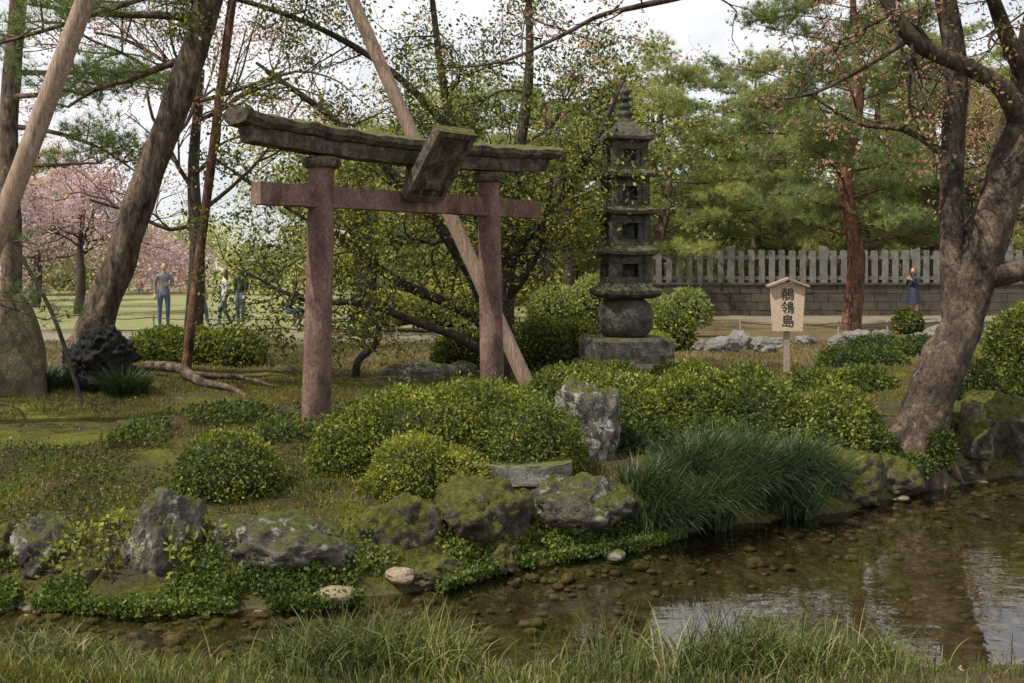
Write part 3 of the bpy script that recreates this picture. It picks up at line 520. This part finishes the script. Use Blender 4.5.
mb=MB(); tube(mb,[(-4.6,12.6,.42),(-4.1,12.3,.42),(-3.7,11.9,.3),(-3.3,11.6,.27),(-3,11.3,.2)],[.07,.055,.045,.035,.02],0,8,6,.3); tube(mb,[(-3.9,12.1,.36),(-3.3,12.3,.3),(-2.9,12.2,.2)],[.04,.03,.02],0,8,6,.3)
tube(mb,[(-5.2,12.9,.6),(-4.8,12.4,.45),(-4.6,11.8,.36),(-4.2,11.4,.3)],[.1,.08,.05,.02],0,8,4,.2); mb.build('exposed_tree_roots',[M_bark])
def pinebranch(mb,p,az,L,r,rg,k,nl,nw,rise=.15,dens=11,padr=.42,lm=1):
    d=A([math.cos(az),math.sin(az),rise]); pts=[A(p,float)]; dd=norm(d)
    for i in range(4): dd=norm(dd+rg.normal(0,.18,3)*[1,1,.7]+[0,0,-.04]); pts.append(pts[-1]+dd*L/4)
    tube(mb,pts,np.linspace(r,r*.3,5),0,5,2)
    C=[]
    for f in np.linspace(.35,1,max(3,int(L*3))):
        q=along(pts,f)
        for s in(-1,1):
            if rg.random()<.15: continue
            sd=norm(A([-d[1]*s,d[0]*s,.12])+d*.6+rg.normal(0,.3,3)); l=L*.34*(1.1-f*.5); e=q+sd*l
            tube(mb,[q,(q+e)/2+[0,0,.03],e],[r*.25,r*.18,.004],0,4,1)
            for g in (.35,.7,1.05):
                cc=q+(e-q)*g; P=cc+rg.normal(size=(dens,3))*A([padr*.36,padr*.36,padr*.2])+[0,0,.06]; C.append(P)
    C=np.concatenate(C); D=norm(A([0,0,1.])+rg.normal(0,.4,C.shape)); needles(mb,C,D,k,nl,nw,lm,rg)
def pinemesh(name,trunk,rads,h0,n,Lm,seed,mats,k=16,nl=.21,nw=.015,dens=7,ns=12,az0=0):
    rg=np.random.default_rng(seed); mb=MB(); tube(mb,trunk,rads,0,ns,5,.12,seed=seed)
    for i in range(n):
        f=h0+(1-h0)*(i+.5)/n; p=along(trunk,f); az=az0+i*2.4+rg.normal(0,.3); g=(f-h0)/(1-h0)
        L=Lm*(.6+.5*math.sin(min(1,g*1.3)*2.4))*(1-.45*g)*rg.uniform(.7,1.25)
        pinebranch(mb,p,az,L,.05*(1.2-g),rg,k,nl,nw,rise=.05+.35*g,dens=dens)
    return mb.build(name,mats)
PT=[(0,0,0),(.15,0,2),(-.1,.1,4),(.2,0,6),(.1,0,8),(.0,0,9.6)]
pa=pinemesh('pine_tree',PT,[.27,.22,.2,.16,.1,.03],.22,34,3.1,1,[M_barkred,L_pine]); pa.location=(8.8,26,0)
pb=pinemesh('pine_tree',[(0,0,0),(-.3,0,2),(.1,.1,4.5),(-.2,0,7),(.1,0,9)],[.25,.22,.18,.12,.03],.22,34,3.3,2,[M_bark,L_pine2]); pb.location=(5.6,36.5,0)
pc=pinemesh('pine_tree',[(0,0,0),(.4,0,2),(.2,.1,4.5),(.5,0,7),(.4,0,10)],[.25,.22,.18,.12,.03],.25,32,3.2,3,[M_bark,L_pine]); pc.location=(13.2,37.5,0)
def inst(o,loc,rz,s):
    q=bpy.data.objects.new('pine_tree',o.data); COL.objects.link(q); q.location=loc; q.rotation_euler[2]=rz; q.scale=(s,s,s)
for o_,x,y,rz,s in [(pb,1.5,38,1,.9),(pc,10.5,42,2,1.0),(pb,17,41,3,1.1),(pb,21,38,2.2,1.1),(pc,-2,46,.6,.95),(pa,3.5,50,4,1.0),(pb,-7,52,2.6,.95),(pb,14,54,1.2,1.2),(pc,26,50,4.2,1.2),(pb,-24,50,3,.8),(pa,-30,60,1,.85),(pb,10.2,38,3.6,.9),(pa,-12,62,5,.8),(pc,19,44,3.1,1.2),(pb,-4.5,40,2,.75),(pa,6.3,45,1,1.0)]: inst(o_,(x,y,0),rz,s)
rg=np.random.default_rng(31); mb=MB(); tr=[(-5.75,13,.1),(-5.6,13,.45),(-5.42,13,.9),(-5.1,13,1.75),(-4.7,13,2.92),(-4.3,13,3.96),(-3.93,13,5.14),(-3.5,13,6.6),(-3.2,13,8)]
tube(mb,tr,[.36,.26,.215,.2,.19,.18,.165,.14,.08],0,24,8,.2,seed=9)
for z,az_,L,rs in [(4.9,3.3,2.6,.0),(5.4,2.6,2.8,.1),(5.2,3.8,2.9,-.05),(5.9,.3,2.6,.1),(6.3,3.0,3,.1),(6.6,5,2.6,.1),(7,1.5,2.5,.2),(7.3,4,2.4,.2),(7.8,.5,2.2,.3),(4.4,2.9,1.9,.0),(5.6,5.5,2.2,.1)]:
    f=np.interp(z,[q[2] for q in tr],np.linspace(0,1,len(tr))); pinebranch(mb,along(tr,f),az_,L,.06,rg,16,.16,.007,rise=rs,dens=6)
mb.build('leaning_pine_tree',[M_bark,L_pined])
mb=MB(); tr=[(-8.15,16.2,0),(-8.1,16.2,2),(-8.15,16.2,4),(-7.9,16.2,7)]; tube(mb,tr,[.18,.15,.14,.12],0,14,8,.15)
for z,az_,L in [(4.6,0.2,2.4),(5.0,5.6,2.4),(5.3,.6,2.4),(5.8,2,2),(6.3,5,2.2),(3.9,6.0,1.6),(6.8,1,2)]: pinebranch(mb,along(tr,z/7),az_,L,.05,rg,16,.17,.009,rise=.05,dens=6)
mb.build('pine_tree',[M_bark,L_pined])
mb=MB(); tube(mb,[(-6.3,9.6,0),(-6.25,9.6,1),(-6.15,9.6,2.2)],[.09,.07,.04],0,8,3)
for z,az_,L in [(1.7,.1,1.75),(1.55,-.3,1.5),(1.9,.3,1.5)]: pinebranch(mb,(-6.2,9.6,z),az_,L,.025,rg,18,.13,.005,rise=.0,dens=4,padr=.3)
mb.build('young_pine_tree',[M_bark,L_pined])
def bloom(name,base,h,seed,lm,k=8,sz=.07,sp=.14,n=9,L=1.9):
    rg=np.random.default_rng(seed); mb=MB(); tips=[]; b=A(base,float); tr=[b,b+[.1,0,h*.25],b+[0,.1,h*.5],b+[.2,0,h*.75]]; tube(mb,tr,[.2,.16,.12,.06],0,8,4,.1)
    for i in range(n): grow(mb,along(tr,rg.uniform(.4,1)),norm(rg.normal(0,1,3)*[1,1,.3]+[0,0,.45]),L,.05,3,tips,rg,.1,.5,0,.18)
    clusters(mb,tips,k,sp,sz,1,rg); return mb.build(name,[M_twig,lm])
bloom('blossoming_cherry_tree',(-15.6,36,0),5,1,L_pink,10,.11,.22)
bloom('blossoming_cherry_tree',(-20,42,0),5.5,2,L_pink,10,.12,.24)
bloom('bronze_leaf_cherry_tree',(-6.4,20,0),7.5,3,L_bronze,7,.07,.16,12,2.2)
bloom('bronze_leaf_cherry_tree',(10.3,23,0),8,4,L_bronze,6,.07,.16,8,2)
bloom('garden_maple_tree',(-3.5,24,0),6,5,L_dist2,10,.09,.22,10,2)
bloom('garden_maple_tree',(-4.6,29.5,0),5.5,15,L_dist,10,.09,.22,10,2)
bloom('garden_maple_tree',(1.5,28,0),6.5,6,L_dist2,11,.1,.24,10,2.2)
bloom('garden_maple_tree',(-1,30,0),6.5,16,L_dist,11,.1,.24,10,2.2)
rg=np.random.default_rng(77); mb=MB()
for i in range(230):
    x=rg.uniform(-60,60) if i%2 else rg.uniform(-8,34); y=rg.uniform(60,80) if x<-6 else rg.uniform(44,72); top=rg.uniform(4,9) if x>-8 else rg.uniform(3,6.5); r=rg.uniform(1.8,3.4); z=max(top-r,r*.5)
    if i%3==0: z=r*.6
    n=1300; d=norm(rg.normal(size=(n,3))); P=A([x,y,z])+d*r*(rg.uniform(.4,1.05,n)*(1+.45*fbm(d*2+i,3,i)))[:,None]*A([1.1,1,.75]); P=P[P[:,2]>.1]
    leaves(mb,P,.27,[0,1,0,1,0,1][i%6] if x>-15 or i%3 else 2,rg,asp=.6)
    if i%4==0: tube(mb,[(x,y,0),(x,y,z)],[.2,.12],3,6,1)
mb.build('distant_trees',[L_dist,L_dist2,L_pink,M_bark])
# ---------- stone fence and wall ----------
rg=np.random.default_rng(9); mb=MB(); x0,x1,yf=4.4,34,35.
for k in range(int((x1-x0)/.36)+1):
    xx=x0+k*.36; big=k%9==0; w=.25 if big else .19; h=(1.26 if big else 1.1)+rg.uniform(-.015,.015)
    box(mb,(xx+rg.uniform(-.01,.01),yf,1.14+h/2),(w,.2,h)); box(mb,(xx,yf,1.14+h+.016),(w*.8,.15,.03))
for zz in(1.3,2.02): box(mb,((x0+x1)/2,yf,zz),(x1-x0,.1,.13))
mb.build('stone_balustrade_fence',[M_fence])
mb=MB(); rg=np.random.default_rng(3)
for r_ in range(4):
    x=4.1-(r_%2)*.3
    while x<34.3:
        w=rg.uniform(.5,.95); box(mb,(x+w/2,35+rg.uniform(-.02,.02),-.1+r_*.29+.142),(w-.02,.7,.275)); x+=w
box(mb,(19.2,35,1.1),(30.4,.8,.075)); box(mb,(19.2,35.05,.45),(30,.55,1.1)); mb.build('stone_retaining_wall',[surf('wall_stone',[(.3,(.045,.038,.028)),(.7,(.13,.108,.08))],2,.6,.02)])
def ropefence(pts,h=.38):
    mb=MB(); pts=[A([x,y,gz(x,y)]) for x,y in pts]
    for p_ in pts: tube(mb,[p_-[0,0,.05],p_+[0,0,h]],[.028,.025],0,8,1)
    for a,b in zip(pts[:-1],pts[1:]): tube(mb,[a+[0,-.03,h-.06],(a+b)/2+[0,-.03,h-.11],b+[0,-.03,h-.06]],.014,1,5,4)
    return mb.build('low_rope_fence',[M_bamboo,M_rope])
ropefence([(-9+1.3*k,22+.25*math.sin(k)) for k in range(11)]); ropefence([(-11+1.4*k,26.6+.2*math.sin(k*2)) for k in range(12)]); ropefence([(5.6+1.2*k,24.5) for k in range(10)])
# ---------- people ----------
S_skin=plain('skin',(.5,.3,.22),.5); S_hair=plain('hair_dark',(.03,.02,.015),.4); S_hairb=plain('hair_brown',(.12,.06,.035),.4)
def ell(mb,c,r,mat,Mh,n=14):
    u_,v_=np.meshgrid(np.linspace(0,2*np.pi,n,endpoint=False),np.linspace(-np.pi/2+.05,np.pi/2-.05,n//2+1)); V=np.stack([np.cos(v_)*np.cos(u_),np.cos(v_)*np.sin(u_),np.sin(v_)],-1).reshape(-1,3)*A(r)+A(c)
    V=V@Mh[:3,:3].T+Mh[:3,3]; i=np.arange(n//2)[:,None]*n; j=np.arange(n)[None]; mb.add(V,np.stack([i+j,i+(j+1)%n,i+n+(j+1)%n,i+n+j],-1).reshape(-1,4),mat,True)
def person(name,loc,yaw,mats,over={},scale=1.,longhair=False,skirt=False,headrot=(0,0),prop=None,bag=False):
    J=dict(pel=(0,0,.93),wai=(0,0,1.08),che=(0,0,1.28),nec=(0,.01,1.43),hea=(0,0,1.52),
      shL=(.165,0,1.385),elL=(.22,.02,1.12),wrL=(.22,-.06,.88),shR=(-.165,0,1.385),elR=(-.22,.02,1.12),wrR=(-.22,-.06,.88),
      hiL=(.09,0,.87),knL=(.1,-.02,.49),anL=(.1,.02,.09),toL=(.11,-.13,.04),hiR=(-.09,0,.87),knR=(-.1,-.02,.49),anR=(-.1,.02,.09),toR=(-.11,-.13,.04))
    J.update(over)
    Rr=dict(pel=.125,wai=.11,che=.13,nec=.055,hea=.055,shL=.065,elL=.045,wrL=.028,shR=.065,elR=.045,wrR=.028,hiL=.09,knL=.06,anL=.042,toL=.035,hiR=.09,knR=.06,anR=.042,toR=.035)
    E=[('pel','wai',0),('wai','che',0),('che','nec',0),('nec','hea',2),('che','shL',0),('shL','elL',0),('elL','wrL',0),('che','shR',0),('shR','elR',0),('elR','wrR',0),
       ('pel','hiL',1),('hiL','knL',1),('knL','anL',1),('anL','toL',3),('pel','hiR',1),('hiR','knR',1),('knR','anR',1),('anR','toR',3)]
    if skirt: E=[(a,b,2 if (b[:2] in('kn','an')) else (0 if m_==1 else m_)) for a,b,m_ in E]
    K=list(J); me=bpy.data.meshes.new('t'); me.from_pydata([J[k] for k in K],[(K.index(a),K.index(b)) for a,b,_ in E],[])
    ob=bpy.data.objects.new('t',me); COL.objects.link(ob); md=ob.modifiers.new('s','SKIN'); md.use_smooth_shade=True
    for k,sv in zip(K,me.skin_vertices[0].data): sv.radius=(Rr[k],Rr[k]*(.75 if k in('pel','wai','che') else 1)); sv.use_root=(k=='pel')
    ob.modifiers.new('b','SUBSURF').levels=2; bpy.context.view_layer.update()
    ev=ob.evaluated_get(bpy.context.evaluated_depsgraph_get()).to_mesh(); nv=len(ev.vertices); V=np.empty(nv*3,np.float32); ev.vertices.foreach_get('co',V); V=V.reshape(-1,3).astype(float)
    F=A([list(p.vertices) for p in ev.polygons if len(p.vertices)==4]); bpy.data.objects.remove(ob)
    C=V[F].mean(1); best=np.full(len(C),9.); mi=np.zeros(len(C),int)
    for a,b,m_ in E:
        a_,b_=A(J[a],float),A(J[b],float); t=np.clip(((C-a_)@(b_-a_))/((b_-a_)@(b_-a_)),0,1); d=np.linalg.norm(C-a_-t[:,None]*(b_-a_),axis=1)/((Rr[a]+Rr[b])/2); k=d<best; best[k]=d[k]; mi[k]=m_
    mb=MB()
    for m_ in range(4):
        if (mi==m_).any(): mb.add(V,F[mi==m_],m_,True)
    I=np.eye(4)
    for s in 'LR':
        w=A(J['wr'+s],float); e=A(J['el'+s],float); d=norm(w-e); sd=norm(np.cross(d,[0,1,.3])); pn=np.cross(sd,d)
        tube(mb,[w-d*.01,w+d*.03,w+d*.08],[.026,.036,.034],2,8,2)
        for q,l in zip((-.028,-.01,.01,.028),(.06,.075,.07,.05)):
            b0=w+d*.08+sd*q; tube(mb,[b0,b0+d*l*.5+pn*.008,b0+d*l*.85+pn*.03],[.0095,.009,.007],2,6,1)
        b0=w+d*.035+sd*.03; tube(mb,[b0,b0+d*.03+sd*.025,b0+d*.06+sd*.03+pn*.015],[.011,.01,.008],2,6,1)
    hc=A(J['hea'],float)+A([0,-.01,.085]); Mh=A(Matrix.Translation(Vector(hc))@Matrix.Rotation(headrot[0],4,'Z')@Matrix.Rotation(headrot[1],4,'X'))
    ell(mb,(0,0,0),(.074,.09,.112),2,Mh,20); ell(mb,(0,-.095,-.012),(.012,.02,.02),2,Mh,8)
    for s in(-1,1): ell(mb,(s*.03,-.079,.008),(.011,.008,.006),5,Mh,8); ell(mb,(s*.075,.0,-.005),(.012,.02,.03),2,Mh,8)
    ell(mb,(0,-.08,-.052),(.022,.012,.006),6,Mh,8); ell(mb,(0,.022,.028),(.084,.092,.104),4,Mh,18)
    if longhair: ell(mb,(0,.06,-.09),(.085,.055,.2),4,Mh,14); [ell(mb,(s*.07,.015,-.07),(.025,.05,.15),4,Mh,10) for s in(-1,1)]
    if skirt:
        ns=28; a=np.linspace(0,2*np.pi,ns,endpoint=False); rows=[]
        for z,rx,ry in [(1.08,.125,.1),(.98,.15,.12),(.85,.18,.15),(.7,.2,.17),(.52,.23,.2)]:
            fo=1+.05*np.sin(a*7)*(1.08-z)*2; rows.append(np.column_stack([rx*fo*np.cos(a),ry*fo*np.sin(a),0*a+z]))
        V2=np.concatenate(rows); i=np.arange(4)[:,None]*ns; j=np.arange(ns)[None]; mb.add(V2,np.stack([i+j,i+(j+1)%ns,i+ns+(j+1)%ns,i+ns+j],-1).reshape(-1,4),1,True)
    if bag: ell(mb,(0,.17,1.2),(.13,.08,.2),1,I,12)
    if prop is not None: box(mb,prop,(.075,.012,.14),6)
    ob=mb.build(name,[*mats,S_hairb if longhair else S_hair,M_ink,plain('lip_red',(.35,.06,.05))]); ob.location=loc; ob.rotation_euler[2]=yaw; ob.scale=(scale,)*3; return ob
def C_(n,*c): return plain(n,c)
jean=C_('denim',.06,.1,.18); shoe=C_('shoe',.05,.05,.05); white=C_('white_cloth',.5,.5,.5); grey=C_('grey_cloth',.16,.16,.18); navy=C_('navy_cloth',.015,.02,.05); blk=C_('black_cloth',.02,.02,.022)
person('woman_standing',(12.85,32,gz(12.85,32)),-.9,[navy,navy,S_skin,shoe],dict(elL=(.21,-.06,1.13),wrL=(.07,-.22,1.3),elR=(-.21,-.06,1.13),wrR=(-.07,-.22,1.32)),.97,True,True,(.2,.15),(0,-.26,1.42))
walk=dict(knL=(.1,-.14,.5),anL=(.1,-.2,.1),toL=(.1,-.36,.05),knR=(-.1,.02,.49),anR=(-.1,.2,.12),toR=(-.1,.06,.04))
person('man_standing',(-9.4,27,gz(-9.4,27)),.4,[grey,jean,S_skin,shoe],dict(elL=(.22,-.02,1.12),wrL=(.1,-.2,1.15)),1.03)
person('man_walking',(-8.75,28,gz(-8.75,28)),1.2,[grey,jean,S_skin,shoe],walk,1.0)
person('woman_walking',(-8.1,28.2,gz(-8.1,28.2)),-1.1,[white,jean,S_skin,shoe],walk,.95,True)
person('man_walking',(-7.6,28,gz(-7.6,28)),-.6,[blk,jean,S_skin,shoe],{},1.0,bag=True)
person('crouching_visitor',(-5.9,27.2,gz(-5.9,27.2)),1.2,[navy,jean,S_skin,shoe],dict(pel=(0,.22,.5),wai=(0,.2,.64),che=(0,.05,.84),nec=(0,-.04,.97),hea=(0,-.08,1.05),shL=(.165,.0,.92),elL=(.2,-.2,.72),wrL=(.12,-.36,.6),shR=(-.165,0,.92),elR=(-.2,-.2,.72),wrR=(-.1,-.36,.6),
  hiL=(.09,.2,.45),knL=(.12,-.2,.5),anL=(.11,-.05,.09),toL=(.12,-.2,.04),hiR=(-.09,.2,.45),knR=(-.12,-.2,.46),anR=(-.11,-.02,.09),toR=(-.12,-.17,.04)))
# ---------- light, world, camera ----------
az,el=math.radians(-120),math.radians(56)
sd=Vector((math.cos(el)*math.sin(az),math.cos(el)*math.cos(az),math.sin(el)))
l=bpy.data.lights.new('sun','SUN'); l.energy=5.0; l.angle=math.radians(.5); l.color=(1,.94,.84); lo=bpy.data.objects.new('sun',l); COL.objects.link(lo); lo.rotation_euler=sd.to_track_quat('Z','Y').to_euler()
w=bpy.data.worlds.new('World'); bpy.context.scene.world=w; w.use_nodes=True; nt=w.node_tree; nt.nodes.clear(); o=nt.nodes.new('ShaderNodeOutputWorld'); bg=nt.nodes.new('ShaderNodeBackground'); bg.inputs[1].default_value=.115
sk=nt.nodes.new('ShaderNodeTexSky'); sk.sky_type='NISHITA'; sk.sun_disc=False; sk.sun_elevation=el; sk.sun_rotation=az
tc=nt.nodes.new('ShaderNodeTexCoord'); mp=nt.nodes.new('ShaderNodeMapping'); mp.inputs['Scale'].default_value=(1,1,2.5); nt.links.new(tc.outputs['Generated'],mp.inputs[0])
cl=ramp(nt,noise(nt,2.2,7,.6,mp.outputs[0],.2),[(.36,(.4,.4,.4)),(.54,(1,1,1))])
nt.links.new(mix(nt,cl,sk.outputs[0],(8.8,8.9,9.1)),bg.inputs[0]); nt.links.new(bg.outputs[0],o.inputs[0])
cd=bpy.data.cameras.new('camera'); cam=bpy.data.objects.new('camera',cd); COL.objects.link(cam); cam.location=(0,0,1.65); cam.rotation_euler=(math.pi/2,0,0)
cd.sensor_width=36; cd.lens=1000/1024*36; cd.shift_y=-73.5/1024; cd.clip_end=2000; cd.clip_start=.05
sc=bpy.context.scene; sc.camera=cam; sc.view_settings.view_transform='Standard'; sc.view_settings.look='None'; sc.view_settings.exposure=0
print('verts total',sum(len(o.data.vertices) for o in bpy.data.objects if o.type=='MESH'))
